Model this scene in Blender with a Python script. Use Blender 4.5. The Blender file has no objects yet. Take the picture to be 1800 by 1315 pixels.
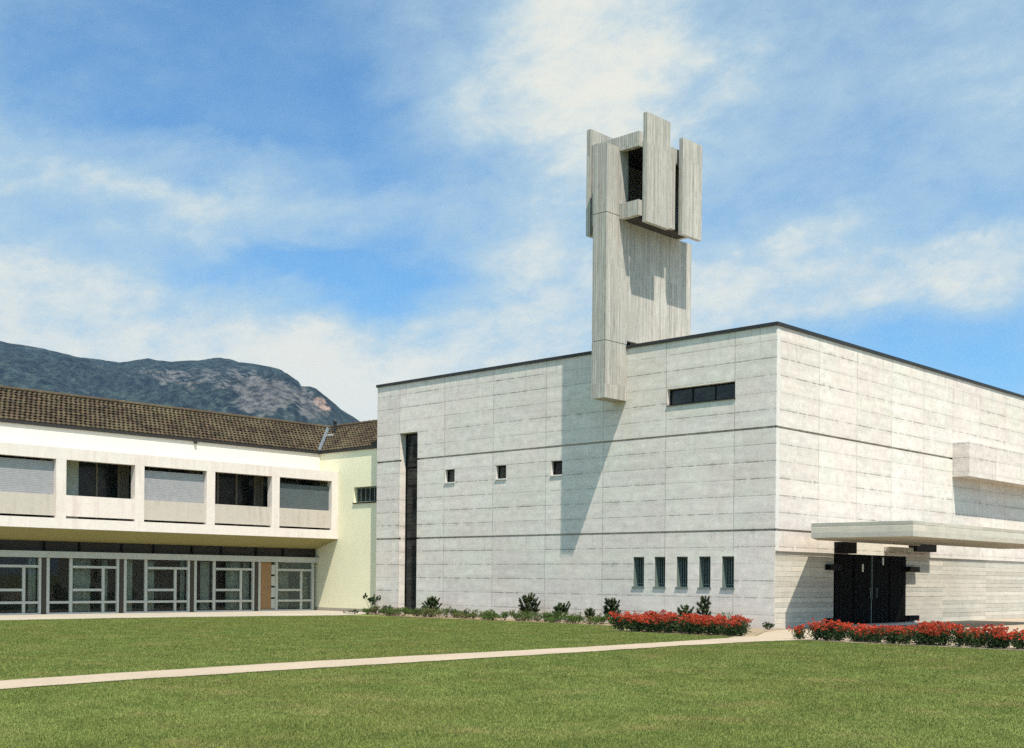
import bpy, math, random
import numpy as np
from mathutils import Vector, Matrix, noise as mnoise

random.seed(7)
rng = np.random.default_rng(7)
sc = bpy.context.scene
COL = sc.collection

# ------------------------------------------------------------------ frame of reference
# X runs along the church's long facade, Y away from the viewer, Z up; the origin is the
# church's near corner at ground level.  Metres.
YAW = math.radians(43.508)
FWD = Vector((-math.sin(YAW), math.cos(YAW), 0))
RGT = Vector((math.cos(YAW), math.sin(YAW), 0))
CAM = Vector((20.396, -33.348, 1.5))
SUN = Vector((2.39, -1.18, 5.35)).normalized()

# ------------------------------------------------------------------ node helpers
class Mat:
    def __init__(s, name):
        s.m = bpy.data.materials.new(name); s.m.use_nodes = True
        s.t = s.m.node_tree; s.n = s.t.nodes; s.l = s.t.links
        s.bsdf = s.n['Principled BSDF']; s.out = s.n['Material Output']
    def node(s, typ, **kw):
        nd = s.n.new(typ)
        for k, v in kw.items(): setattr(nd, k, v)
        return nd
    def put(s, sock, v):
        if isinstance(v, bpy.types.NodeSocket): s.l.new(v, sock)
        elif v is not None: sock.default_value = v
    def math(s, op, a, b=None, c=None, clamp=False):
        nd = s.node('ShaderNodeMath', operation=op, use_clamp=clamp)
        s.put(nd.inputs[0], a)
        if b is not None: s.put(nd.inputs[1], b)
        if c is not None: s.put(nd.inputs[2], c)
        return nd.outputs[0]
    def vmath(s, op, a, b=None):
        nd = s.node('ShaderNodeVectorMath', operation=op)
        s.put(nd.inputs[0], a)
        if b is not None: s.put(nd.inputs[1], b)
        return nd.outputs[1] if op in ('DOT_PRODUCT', 'LENGTH') else nd.outputs[0]
    def step(s, x, lo, hi, a=0., b=1., smooth=True):
        nd = s.node('ShaderNodeMapRange', interpolation_type='SMOOTHSTEP' if smooth else 'LINEAR')
        s.put(nd.inputs[0], x); s.put(nd.inputs[1], lo); s.put(nd.inputs[2], hi)
        s.put(nd.inputs[3], a); s.put(nd.inputs[4], b)
        return nd.outputs[0]
    def mix(s, f, a, b, blend='MIX'):
        nd = s.node('ShaderNodeMix', data_type='RGBA', blend_type=blend)
        s.put(nd.inputs[0], f)
        s.put(nd.inputs[6], a if isinstance(a, bpy.types.NodeSocket) else (*a, 1)[:4])
        s.put(nd.inputs[7], b if isinstance(b, bpy.types.NodeSocket) else (*b, 1)[:4])
        return nd.outputs[2]
    def grey(s, f):
        nd = s.node('ShaderNodeCombineColor'); [s.put(nd.inputs[i], f) for i in range(3)]
        return nd.outputs[0]
    def noise(s, vec, scale, detail=4, rough=.55, dist=0., out=0):
        nd = s.node('ShaderNodeTexNoise')
        if vec is not None: s.put(nd.inputs['Vector'], vec)
        nd.inputs['Scale'].default_value = scale; nd.inputs['Detail'].default_value = detail
        nd.inputs['Roughness'].default_value = rough; nd.inputs['Distortion'].default_value = dist
        return nd.outputs[out]
    def white(s, vec, out=0):
        nd = s.node('ShaderNodeTexWhiteNoise', noise_dimensions='3D'); s.put(nd.inputs[0], vec)
        return nd.outputs[out]
    def xyz(s, a, b, c=0.):
        nd = s.node('ShaderNodeCombineXYZ'); s.put(nd.inputs[0], a); s.put(nd.inputs[1], b); s.put(nd.inputs[2], c)
        return nd.outputs[0]
    def sep(s, v):
        nd = s.node('ShaderNodeSeparateXYZ'); s.put(nd.inputs[0], v); return nd.outputs
    def pos(s): return s.node('ShaderNodeNewGeometry').outputs['Position']
    def uv(s): return s.node('ShaderNodeUVMap', uv_map='UVMap').outputs[0]
    def bump(s, h, strength=.5, dist=.02):
        nd = s.node('ShaderNodeBump'); nd.inputs['Strength'].default_value = strength
        nd.inputs['Distance'].default_value = dist; s.put(nd.inputs['Height'], h)
        s.l.new(nd.outputs[0], s.bsdf.inputs['Normal'])
    def done(s, color=None, rough=.8, spec=.3, metal=0.):
        if color is not None:
            s.put(s.bsdf.inputs['Base Color'], color if isinstance(color, bpy.types.NodeSocket) else (*color, 1)[:4])
        s.put(s.bsdf.inputs['Roughness'], rough)
        s.bsdf.inputs['Specular IOR Level'].default_value = spec
        s.bsdf.inputs['Metallic'].default_value = metal
        return s.m

def edge_dist(M, x):                       # distance of x to the nearest integer
    f = M.math('FRACT', x)
    return M.math('MINIMUM', f, M.math('SUBTRACT', 1., f))

# ------------------------------------------------------------------ materials
def concrete_panels():
    """fair-faced concrete cast against panels; UV = (panels, lifts)"""
    M = Mat('panel_concrete'); p = M.pos(); u, v, _ = M.sep(M.uv())
    pu = M.math('FLOOR', u); pv = M.math('FLOOR', v)
    storey = M.math('FLOOR', M.math('DIVIDE', v, 6.))
    wp = M.white(M.xyz(pu, storey, 3.)); wb = M.white(M.xyz(pu, pv, 7.))
    wh = M.white(M.xyz(pu, pv, 11.))
    tone = M.math('ADD', .93, M.math('ADD', M.math('MULTIPLY', wp, .08), M.math('MULTIPLY', wb, .07)))
    big = M.noise(p, .55, 5, .6); mid = M.noise(p, 3.2, 6, .65); fine = M.noise(p, 26, 4, .7)
    # horizontally smeared cloudiness of the pours
    px, py, pz = M.sep(p)
    hor = M.noise(M.xyz(M.math('MULTIPLY', px, .5), M.math('MULTIPLY', py, .5), M.math('MULTIPLY', pz, 3.4)), 1.6, 5, .6)
    tone = M.math('MULTIPLY', tone, M.step(big, .25, .75, .93, 1.06, False))
    tone = M.math('MULTIPLY', tone, M.step(mid, .3, .7, .86, 1.12, False))
    tone = M.math('MULTIPLY', tone, M.step(hor, .25, .75, .88, 1.09, False))
    tone = M.math('MULTIPLY', tone, M.step(fine, .25, .75, .76, 1.22, False))
    col = M.mix(M.step(big, .35, .7), (.625, .555, .497), (.580, .560, .490))
    col = M.mix(M.math('MULTIPLY', wh, .35), col, (.61, .53, .51))
    col = M.mix(1., col, M.grey(tone), 'MULTIPLY')
    # lift lines
    dv = M.math('MULTIPLY', edge_dist(M, v), .5417)
    lineid = M.math('ROUND', v)
    ragged = M.noise(M.xyz(M.math('MULTIPLY', u, 3.1), lineid, 0.), 2.2, 5, .75)
    wl = M.white(M.xyz(pu, lineid, 5.))
    strength = M.math('MULTIPLY', M.step(ragged, .34, .60), M.math('ADD', .3, M.math('MULTIPLY', wl, .7)))
    wob = M.math('ADD', dv, M.math('MULTIPLY', M.math('SUBTRACT', fine, .5), .022))
    lv = M.math('MULTIPLY', M.step(wob, .007, .030, 1., 0.), strength)
    halo = M.math('MULTIPLY', M.step(dv, 0., .2, 1., 0.), M.math('MULTIPLY', M.step(mid, .45, .66), M.math('MULTIPLY', strength, .62)))
    # panel joints
    du = M.math('MULTIPLY', edge_dist(M, u), 2.7)
    rag2 = M.noise(M.xyz(pu, M.math('MULTIPLY', v, 1.3), 9.), 1.5, 4, .7)
    lu = M.math('MULTIPLY', M.step(du, .005, .022, 1., 0.), M.step(rag2, .3, .62, .1, .7))
    dirt = M.math('MAXIMUM', M.math('MAXIMUM', M.math('MULTIPLY', lv, .9), lu), M.math('MULTIPLY', halo, 1.15), clamp=True)
    col = M.mix(dirt, col, (.17, .165, .14))
    # rain streaks under the roof edge and the open joints
    drip = M.noise(M.xyz(M.math('MULTIPLY', px, 5.), M.math('MULTIPLY', py, 5.), M.math('MULTIPLY', pz, .35)), 1.4, 5, .7)
    below = M.step(pz, 7.9, 9.5, 0., 1.)
    for jz in (3.1, 6.34):
        below = M.math('MAXIMUM', below, M.math('MULTIPLY', M.step(pz, jz - .9, jz, 0., .8), M.math('LESS_THAN', pz, jz)))
    col = M.mix(M.math('MULTIPLY', M.math('MULTIPLY', M.step(drip, .52, .74), below), .55), col, (.24, .235, .19))
    # tie-hole specks and small blots
    vor = M.node('ShaderNodeTexVoronoi'); M.put(vor.inputs['Vector'], p); vor.inputs['Scale'].default_value = 2.1
    spot = M.math('MULTIPLY', M.step(vor.outputs['Distance'], .03, .10, 1., 0.), M.step(M.white(vor.outputs['Position']), .72, .78))
    col = M.mix(M.math('MULTIPLY', spot, .45), col, (.2, .19, .16))
    # mottled brown tint, stronger towards the foot of the wall
    foot = M.math('MULTIPLY', M.step(pz, .02, .5, 1., 0.), M.step(mid, .3, .7, .25, .75))
    col = M.mix(M.math('MULTIPLY', foot, .5), col, (.40, .33, .25))
    h = M.math('ADD', M.math('MULTIPLY', fine, .25), M.math('SUBTRACT', 1., M.math('MAXIMUM', lv, lu)))
    M.bump(h, .35, .015)
    return M.done(col, .9, .2)

def concrete_boards(name, board=.11, base=(.365, .325, .275), seam=.8, grain=1.25, worldwide=True):
    """board-marked concrete; UV in metres, boards side by side along U"""
    M = Mat(name); p = M.pos(); u, v, _ = M.sep(M.uv())
    ub = M.math('DIVIDE', u, board)
    ub = M.math('ADD', ub, M.math('MULTIPLY', M.math('SUBTRACT', M.noise(M.xyz(M.math('FLOOR', ub), 0., 0.), 3.7, 0), .5), .3))
    bid = M.math('FLOOR', ub)
    half = M.math('FLOOR', M.math('DIVIDE', v, 4.1))
    wb = M.white(M.xyz(bid, half, 1.))
    wc = M.white(M.xyz(bid, half, 8.))
    grn = M.noise(M.xyz(M.math('MULTIPLY', u, 42.), M.math('MULTIPLY', v, 1.1), 0.), 1., 4, .7)
    big = M.noise(p, .8, 5, .6); fine = M.noise(p, 30, 3, .7); mid = M.noise(p, 4, 5, .65)
    tone = M.math('ADD', .825, M.math('MULTIPLY', wb, .29))
    tone = M.math('MULTIPLY', tone, M.step(grn, .25, .75, 1 - .26 * grain, 1 + .2 * grain, False))
    tone = M.math('MULTIPLY', tone, M.step(big, .25, .75, .9, 1.09, False))
    tone = M.math('MULTIPLY', tone, M.step(mid, .2, .8, .9, 1.1, False))
    tone = M.math('MULTIPLY', tone, M.step(fine, .2, .8, .92, 1.08, False))
    col = M.mix(wc, base, (base[0] * .97, base[1] * 1.01, base[2] * 1.03))
    col = M.mix(1., col, M.grey(tone), 'MULTIPLY')
    d = M.math('MULTIPLY', edge_dist(M, ub), board)
    wr = M.white(M.xyz(M.math('ROUND', ub), half, 4.))
    rag = M.noise(M.xyz(M.math('ROUND', ub), M.math('MULTIPLY', v, .9), 2.), 1.6, 4, .75)
    ln = M.math('MULTIPLY', M.step(d, .003, .014, 1., 0.), M.math('MULTIPLY', M.step(rag, .3, .62, .12, 1.), M.math('ADD', .25, M.math('MULTIPLY', wr, .75))))
    col = M.mix(M.math('MULTIPLY', ln, seam), col, (.13, .12, .10))
    M.bump(M.math('ADD', M.math('MULTIPLY', grn, .5), M.math('ADD', wb, M.math('MULTIPLY', ln, -1.2))), .45, .012)
    return M.done(col, .92, .2)

def plaster(name, base, var=.05, speck=.06, stain=None):
    M = Mat(name); p = M.pos()
    big = M.noise(p, .7, 4, .6); fine = M.noise(p, 22, 5, .7); mid = M.noise(p, 5, 5, .6)
    t = M.math('MULTIPLY', M.step(big, .25, .75, 1 - var, 1 + var, False), M.step(fine, .2, .8, 1 - speck, 1 + speck, False))
    t = M.math('MULTIPLY', t, M.step(mid, .2, .8, 1 - var, 1 + var, False))
    col = M.mix(1., base, M.grey(t), 'MULTIPLY')
    if stain:
        px, py, pz = M.sep(p)
        drip = M.noise(M.xyz(M.math('MULTIPLY', px, 4.), M.math('MULTIPLY', py, 4.), M.math('MULTIPLY', pz, .5)), 1.3, 5, .65)
        col = M.mix(M.step(M.math('ADD', M.math('MULTIPLY', drip, .6), M.math('MULTIPLY', big, .4)), .47, .68, 0., .6), col, stain)
    M.bump(fine, .4, .01)
    return M.done(col, .92, .2)

def simple(name, base, rough=.6, spec=.3, metal=0., var=.1, scale=6.):
    M = Mat(name); nz = M.noise(M.pos(), scale, 4, .6)
    col = M.mix(1., base, M.grey(M.step(nz, .2, .8, 1 - var, 1 + var, False)), 'MULTIPLY')
    return M.done(col, rough, spec, metal)

def tiles():
    """clay roof tiles; UV = (tile columns, courses)"""
    M = Mat('roof_tiles'); p = M.pos(); u, v, _ = M.sep(M.uv())
    cell = M.xyz(M.math('FLOOR', u), M.math('FLOOR', v), 0.)
    w = M.white(cell); w2 = M.white(M.vmath('ADD', cell, (7., 3., 1.)))
    big = M.noise(p, .9, 4, .6); fine = M.noise(p, 18, 4, .7)
    col = M.mix(w, (.026, .018, .011), (.074, .050, .028))
    col = M.mix(M.step(w2, .55, 1., 0., .6), col, (.058, .052, .024))
    col = M.mix(M.step(M.math('ADD', M.math('MULTIPLY', big, .7), M.math('MULTIPLY', fine, .3)), .48, .62, 0., .65), col, (.095, .078, .042))
    col = M.mix(1., col, M.grey(M.step(fine, .2, .8, .7, 1.3, False)), 'MULTIPLY')
    M.bump(fine, .5, .01)
    return M.done(col, .85, .25)

def leaves(name, dark, light, scale=9., extra=None, rough=.6):
    M = Mat(name); p = M.node('ShaderNodeTexCoord').outputs['Object']
    nz = M.noise(p, scale, 3, .6); n2 = M.noise(p, scale * 6, 2, .6)
    rnd = M.node('ShaderNodeObjectInfo').outputs['Random']
    f = M.math('ADD', M.math('MULTIPLY', M.step(nz, .35, .65), .6), M.math('MULTIPLY', n2, .4))
    col = M.mix(f, dark, light)
    if extra: col = M.mix(M.step(n2, .58, .66), col, extra)
    col = M.mix(1., col, M.grey(M.step(rnd, 0., 1., .82, 1.2, False)), 'MULTIPLY')
    m = M.done(col, rough, .25)
    # thin leaves let some light through
    tr = M.node('ShaderNodeBsdfTranslucent'); M.put(tr.inputs[0], col)
    mx = M.node('ShaderNodeMixShader'); mx.inputs[0].default_value = .28
    M.l.new(M.bsdf.outputs[0], mx.inputs[1]); M.l.new(tr.outputs[0], mx.inputs[2]); M.l.new(mx.outputs[0], M.out.inputs[0])
    return m

def lawn_mat(name, blades):
    M = Mat(name); p = M.pos()
    a = M.noise(p, .22, 4, .6); b = M.noise(p, 1.7, 5, .65); c = M.noise(p, 14, 4, .7); d = M.noise(p, 55, 2, .6)
    col = M.mix(M.step(b, .3, .7), (.113, .148, .034), (.178, .216, .055))
    col = M.mix(M.step(a, .42, .68, 0., .5), col, (.16, .163, .042))
    col = M.mix(M.step(c, .52, .74, 0., .7), col, (.21, .20, .06))
    col = M.mix(M.step(c, .30, .46, .55, 0.), col, (.055, .080, .018))
    px, py, pz = M.sep(p)
    mow = M.math('SINE', M.math('ADD', M.math('MULTIPLY', px, 4.2), M.math('MULTIPLY', a, 5.)))
    worn = M.noise(p, .75, 5, .7)
    col = M.mix(M.step(worn, .5, .7, 0., .75), col, (.235, .20, .075))
    col = M.mix(M.step(mow, -1., 1., 0., .12), col, (.07, .10, .02))
    col = M.mix(M.step(d, .58, .7, 0., .5), col, (.28, .245, .10))
    if not blades:
        col = M.mix(M.step(d, .3, .5, .6, 0.), col, (.05, .07, .016))
        M.bump(M.math('ADD', c, d), .8, .03)
    m = M.done(col, .8, .15)
    if blades:
        tr = M.node('ShaderNodeBsdfTranslucent'); M.put(tr.inputs[0], col)
        mx = M.node('ShaderNodeMixShader'); mx.inputs[0].default_value = .3
        M.l.new(M.bsdf.outputs[0], mx.inputs[1]); M.l.new(tr.outputs[0], mx.inputs[2]); M.l.new(mx.outputs[0], M.out.inputs[0])
    return m

def gravel(name, base, dark, scale=30):
    M = Mat(name); p = M.pos()
    a = M.noise(p, .6, 4, .6); b = M.noise(p, scale, 4, .7); c = M.noise(p, scale * 4, 2, .6)
    col = M.mix(M.step(M.math('ADD', M.math('MULTIPLY', b, .6), M.math('MULTIPLY', a, .4)), .35, .65), dark, base)
    col = M.mix(1., col, M.grey(M.step(c, .25, .75, .85, 1.12, False)), 'MULTIPLY')
    M.bump(b, .4, .01)
    return M.done(col, .95, .15)

def mountain_mat():
    M = Mat('forested_mountain'); p = M.pos()
    n1 = M.noise(p, .0035, 6, .6); n2 = M.noise(p, .02, 5, .65); n3 = M.noise(p, .07, 3, .6)
    at = M.node('ShaderNodeAttribute', attribute_name='rock'); rock = at.outputs['Fac']
    scar = M.node('ShaderNodeAttribute', attribute_name='scar').outputs['Fac']
    forest = M.mix(M.step(n3, .38, .62), (.001, .003, .004), (.013, .021, .019))
    forest = M.mix(M.step(n2, .45, .7, 0., .6), forest, (.020, .028, .023))
    mx_, my_, mz_ = M.sep(p)
    strk = M.noise(M.xyz(M.math('MULTIPLY', mx_, 1.), M.math('MULTIPLY', my_, 1.), M.math('MULTIPLY', mz_, .3)), .028, 5, .7)  # streaks in the colour stand in for relief shading under frontal sun
    forest = M.mix(M.step(strk, .40, .62), forest, M.mix(1., forest, (2.3, 2.2, 2.1), 'MULTIPLY'))
    mask = M.step(M.math('ADD', M.math('ADD', rock, M.math('MULTIPLY', M.math('SUBTRACT', strk, .5), 1.3)), M.math('ADD', M.math('MULTIPLY', M.math('SUBTRACT', n2, .5), 1.5), M.math('MULTIPLY', M.math('SUBTRACT', n3, .5), .8))), .48, .75)
    stone = M.mix(M.step(n3, .3, .7), (.022, .022, .022), (.125, .115, .105))
    col = M.mix(M.math('MULTIPLY', mask, .85), forest, stone)
    sm = M.step(M.math('ADD', scar, M.math('MULTIPLY', M.math('SUBTRACT', strk, .5), 2.2)), .45, .95)
    col = M.mix(M.math('MULTIPLY', sm, .9), col, (.30, .20, .15))
    M.bump(M.math('ADD', n3, M.math('MULTIPLY', n2, 2.)), .9, 14.)
    return M.done(col, 1., .05)

def glass_mat():
    M = Mat('window_glass')
    tr = M.node('ShaderNodeBsdfTransparent'); tr.inputs[0].default_value = (.74, .78, .75, 1)
    gl = M.node('ShaderNodeBsdfGlossy'); gl.inputs['Roughness'].default_value = .03
    fr = M.node('ShaderNodeFresnel'); fr.inputs[0].default_value = 1.45
    mx = M.node('ShaderNodeMixShader')
    M.put(mx.inputs[0], M.math('MULTIPLY', fr.outputs[0], .8))
    M.l.new(tr.outputs[0], mx.inputs[1]); M.l.new(gl.outputs[0], mx.inputs[2]); M.l.new(mx.outputs[0], M.out.inputs[0])
    return M.m

def dark_glass_mat():
    M = Mat('dark_leaded_glass'); p = M.pos()
    w = M.noise(p, 3., 3, .6)
    col = M.mix(M.step(w, .4, .7), (.008, .009, .008), (.028, .032, .028))
    return M.done(col, .18, .35)

def blind_mat(name, base):
    M = Mat(name); p = M.pos(); _, _, z = M.sep(p)
    s = M.math('FRACT', M.math('MULTIPLY', z, 16.))
    col = M.mix(M.step(s, .55, .95, 0., .7), base, (base[0] * .35, base[1] * .35, base[2] * .4))
    col = M.mix(1., col, M.grey(M.step(M.noise(p, 5, 3), .2, .8, .88, 1.12, False)), 'MULTIPLY')
    M.bump(s, .6, .02)
    return M.done(col, .55, .3)

MAT = dict(
    panel=concrete_panels(),
    boards=concrete_boards('board_marked_concrete', .085, (.40, .37, .325), .9, 1.5),
    porch=concrete_boards('porch_board_concrete', .165, (.50, .455, .385), .85, .7),
    canopy=concrete_boards('canopy_concrete', .2, (.43, .395, .325), .35, .6),
    cream=plaster('cream_render', (.66, .605, .51), .03, .06),
    yellow=plaster('yellow_render', (.70, .665, .47), .04, .18),
    frame=plaster('pale_pink_concrete', (.64, .575, .52), .05, .06, (.52, .42, .38)),
    parapet_w=plaster('white_pink_panel', (.64, .565, .51), .05, .06, (.52, .40, .37)),
    parapet_b=plaster('beige_panel', (.46, .41, .35), .05, .07, (.33, .275, .23)),
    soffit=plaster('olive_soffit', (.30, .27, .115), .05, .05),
    metal=simple('black_roof_metal', (.018, .017, .016), .5, .4),
    gutter=simple('dark_brown_gutter', (.022, .020, .018), .5, .4),
    zinc=simple('zinc_flashing', (.17, .20, .22), .6, .3, .2),
    darkwood=simple('blackened_door_wood', (.0035, .003, .0025), .7, .05, 0., .4, 9.),
    darksteel=simple('dark_steel', (.006, .005, .0045), .65, .1),
    slit=simple('slit_painted_reflection', (.62, .60, .52), .3, .5),  # whitish reflection painted as the colour of the door slits
    woodframe=simple('grey_green_window_frame', (.46, .455, .40), .6, .3, 0., .12),
    sill=simple('pale_sill', (.55, .53, .50), .7, .3),
    steelframe=simple('verdigris_frame', (.13, .165, .145), .5, .4),
    curtain=simple('grey_green_curtain', (.42, .43, .35), .9, .1, 0., .25, 5.),
    inside=simple('dark_interior', (.05, .045, .04), .9, .1),
    inside2=simple('brown_interior', (.20, .165, .12), .9, .1),
    doorbrown=simple('brown_door', (.30, .17, .075), .6, .3, 0., .15, 4.),
    tiles=tiles(), glass=glass_mat(), darkglass=dark_glass_mat(),
    blind_g=blind_mat('grey_blind', (.40, .39, .40)),
    blind_d=blind_mat('blue_grey_blind', (.10, .125, .13)),
    lawn=lawn_mat('lawn_turf', False), blade=lawn_mat('grass_blades', True),
    path=gravel('beige_paving', (.37, .30, .225), (.29, .235, .175)),
    walk=gravel('grey_walkway', (.36, .32, .26), (.27, .24, .19)),
    soil=gravel('dry_soil', (.30, .235, .16), (.17, .125, .08), 14),
    rose=leaves('rose_leaves', (.014, .030, .009), (.062, .10, .028), 7.),
    bloom=leaves('red_rose_petals', (.36, .024, .013), (.52, .065, .027), 11., (.60, .19, .065)),
    pine=leaves('pine_needles', (.020, .036, .012), (.10, .135, .045), 8.),
    shrub=leaves('shrub_leaves', (.030, .060, .010), (.105, .150, .032), 8.),
    shrub2=leaves('yellow_green_leaves', (.060, .072, .018), (.15, .145, .05), 8.),
    darkshrub=leaves('dark_green_leaves', (.012, .026, .008), (.040, .066, .020), 8.),
    pier=simple('dark_brown_pier', (.07, .058, .045), .9, .1),
    browndark=simple('brown_shaded_glazing', (.035, .027, .020), .45, .2, 0., .3, 3.),
    bark=simple('brown_bark', (.07, .05, .035), .9, .1),
    mountain=mountain_mat(),
)

# ------------------------------------------------------------------ mesh helpers
class MB:
    """collects polygons with UVs; build() links them as one mesh object"""
    def __init__(s): s.v = []; s.f = []; s.uv = []; s.sm = []
    def face(s, pts, uvs=None, smooth=False):
        b = len(s.v); s.v += [tuple(p) for p in pts]; s.f.append(tuple(range(b, b + len(pts))))
        if uvs is None:
            a = np.array(pts, float); n = np.abs(np.cross(a[1] - a[0], a[2] - a[0]))
            k = int(np.argmax(n))
            uvs = [((p[1], p[2]), (p[0], p[2]), (p[0], p[1]))[k] for p in a]
        s.uv += [tuple(q) for q in uvs]; s.sm.append(smooth)
    def box(s, x0, x1, y0, y1, z0, z1, flip=False):
        P = lambda x, y, z: (x, y, z)
        q = [[P(x0, y0, z0), P(x1, y0, z0), P(x1, y0, z1), P(x0, y0, z1)],
             [P(x1, y0, z0), P(x1, y1, z0), P(x1, y1, z1), P(x1, y0, z1)],
             [P(x1, y1, z0), P(x0, y1, z0), P(x0, y1, z1), P(x1, y1, z1)],
             [P(x0, y1, z0), P(x0, y0, z0), P(x0, y0, z1), P(x0, y1, z1)],
             [P(x0, y0, z1), P(x1, y0, z1), P(x1, y1, z1), P(x0, y1, z1)],
             [P(x0, y1, z0), P(x1, y1, z0), P(x1, y0, z0), P(x0, y0, z0)]]
        for f in q:
            if flip:
                a = np.array(f, float); k = int(np.argmax(np.abs(np.cross(a[1] - a[0], a[2] - a[0]))))
                s.face(f, [((p[2], p[1]), (p[2], p[0]), (p[1], p[0]))[k] for p in f])
            else: s.face(f)
    def prism(s, poly, z0, z1):
        """vertical extrusion of a counter-clockwise plan polygon"""
        n = len(poly)
        s.face([(x, y, z1) for x, y in poly]); s.face([(x, y, z0) for x, y in reversed(poly)])
        run = 0.
        for i in range(n):
            a, b = poly[i], poly[(i + 1) % n]; L = math.dist(a, b)
            s.face([(*a, z0), (*b, z0), (*b, z1), (*a, z1)], [(z0, run), (z0, run + L), (z1, run + L), (z1, run)])
            run += L
    def tube(s, p0, p1, r0, r1=None, n=8):
        r1 = r0 if r1 is None else r1
        p0, p1 = Vector(p0), Vector(p1); d = (p1 - p0).normalized()
        a = d.orthogonal().normalized(); b = d.cross(a)
        R = lambda c, r, i: c + a * (r * math.cos(2 * math.pi * i / n)) + b * (r * math.sin(2 * math.pi * i / n))
        for i in range(n):
            s.face([R(p0, r0, i), R(p0, r0, i + 1), R(p1, r1, i + 1), R(p1, r1, i)], [(0, 0)] * 4, True)
        s.face([R(p1, r1, i) for i in range(n)], [(0, 0)] * n)
        s.face([R(p0, r0, i) for i in reversed(range(n))], [(0, 0)] * n)
    def mesh(s, name):
        me = bpy.data.meshes.new(name); me.from_pydata(s.v, [], s.f)
        ul = me.uv_layers.new(name='UVMap'); ul.data.foreach_set('uv', np.array(s.uv, np.float32).ravel())
        me.polygons.foreach_set('use_smooth', s.sm); me.update()
        return me
    def build(s, name, mat, parent=None, local=False):
        return link(name, s.mesh(name), mat, parent, local)

def link(name, me, mat, parent=None, local=False):
    o = bpy.data.objects.new(name, me); COL.objects.link(o)
    if mat is not None and not me.materials: me.materials.append(mat)
    if parent is not None:
        o.parent = parent
        if not local:                       # mesh is written in world coordinates
            r = parent
            while r.parent: r = r.parent
            if parent is r: o.matrix_parent_inverse = Matrix.Translation(-r.location)
    return o

def empty(name, loc=(0, 0, 0)):
    o = bpy.data.objects.new(name, None); COL.objects.link(o); o.location = loc
    o.empty_display_size = .3
    return o

def tag(o, label=None, cat=None, group=None, kind=None):
    if label: o['label'] = label
    if cat: o['category'] = cat
    if group: o['group'] = group
    if kind: o['kind'] = kind
    return o

def facade(mb, axis, at, out, u0, u1, z0, z1, holes, uvf=None):
    """wall face with openings. axis 'x': plane y=at, u=x; axis 'y': plane x=at, u=y. out = +-1 outward
    sign of the plane's normal. holes = (ua,ub,za,zb,depth,back) cut inwards; back closes the hole."""
    us = sorted({u0, u1, *[h[0] for h in holes], *[h[1] for h in holes]})
    zs = sorted({z0, z1, *[h[2] for h in holes], *[h[3] for h in holes]})
    us = [u for u in us if u0 <= u <= u1]; zs = [z for z in zs if z0 <= z <= z1]
    P = (lambda u, z, d: (u, at - out * d, z)) if axis == 'x' else (lambda u, z, d: (at - out * d, u, z))
    ccw = (axis == 'x') == (out < 0)
    uvf = uvf or (lambda u, z: (u, z))
    def quad(pts):
        w = [P(*p) for p in pts]; t = [uvf(p[0] + (p[2] if i else 0) * 0, p[1]) for i, p in enumerate(pts)]
        if not ccw: w.reverse(); t.reverse()
        mb.face(w, t)
    for a, b in zip(us, us[1:]):
        for c, d in zip(zs, zs[1:]):
            um, zm = (a + b) / 2, (c + d) / 2
            if any(h[0] < um < h[1] and h[2] < zm < h[3] for h in holes): continue
            quad([(a, c, 0), (b, c, 0), (b, d, 0), (a, d, 0)])
    for a, b, c, d, dep, back in holes:
        e = 1e-6
        lone = lambda u, z: not any(h[0] - e < u < h[1] + e and h[2] - e < z < h[3] + e and h is not me_ for h in holes)
        me_ = next(h for h in holes if h[:4] == (a, b, c, d))
        if a > u0 + e: quad([(a, c, 0), (a, d, 0), (a, d, dep), (a, c, dep)])
        if b < u1 - e: quad([(b, d, 0), (b, c, 0), (b, c, dep), (b, d, dep)])
        if c > z0 + e: quad([(b, c, 0), (a, c, 0), (a, c, dep), (b, c, dep)])
        if d < z1 - e: quad([(a, d, 0), (b, d, 0), (b, d, dep), (a, d, dep)])
        if back: quad([(a, c, dep), (b, c, dep), (b, d, dep), (a, d, dep)])

# ------------------------------------------------------------------ ground
def sheet(name, poly, z, mat):
    m = MB(); m.face([(x, y, z) for x, y in poly], [(x, y) for x, y in poly])
    return tag(m.build(name, mat), kind='structure')

PATH_L = [(2.2, -5.6), (2.55, -6.4), (2.75, -8.5), (2.9, -11), (3.0, -13), (2.95, -18), (3.0, -21), (3.3, -24.5), (3.9, -29), (4.8, -35), (6.5, -44), (10, -60)]
PATH_R = [(4.35, -5.55), (4.1, -6.6), (4.0, -8.5), (3.95, -10.5), (4.1, -13), (4.25, -18), (4.3, -21), (4.45, -24.5), (5.05, -29), (6.0, -35), (7.8, -44), (11.4, -60)]
def wob(pts, amp=.05, n=9):
    out = []
    for (a, b) in zip(pts, pts[1:]):
        for k in range(n):
            t = k / n; x = a[0] + (b[0] - a[0]) * t; y = a[1] + (b[1] - a[1]) * t
            out.append((x + random.uniform(-amp, amp), y + random.uniform(-amp, amp) * .4))
    return out + [pts[-1]]
big = [(6500 * math.cos(a * math.pi / 24), 6500 * math.sin(a * math.pi / 24)) for a in range(48)]
sheet('ground', big, -.012, MAT['lawn'])
sheet('lawn', [(-18.6, -70), (70, -70), (70, -5.6), (4.0, -5.6), (4.0, -2), (-5, -2.1), (-12.2, -2.2), (-15.3, -2.6), (-18.3, -5.2)], -.004, MAT['lawn'])
sheet('walkway', [(-26, -60), (-18.9, -60), (-18.9, -12), (-18.3, -6.2), (-17.6, -3.6), (-17.9, -2.2), (-18.9, -.6), (-19.5, 1), (-26, 1)], 0., MAT['walk'])
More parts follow.
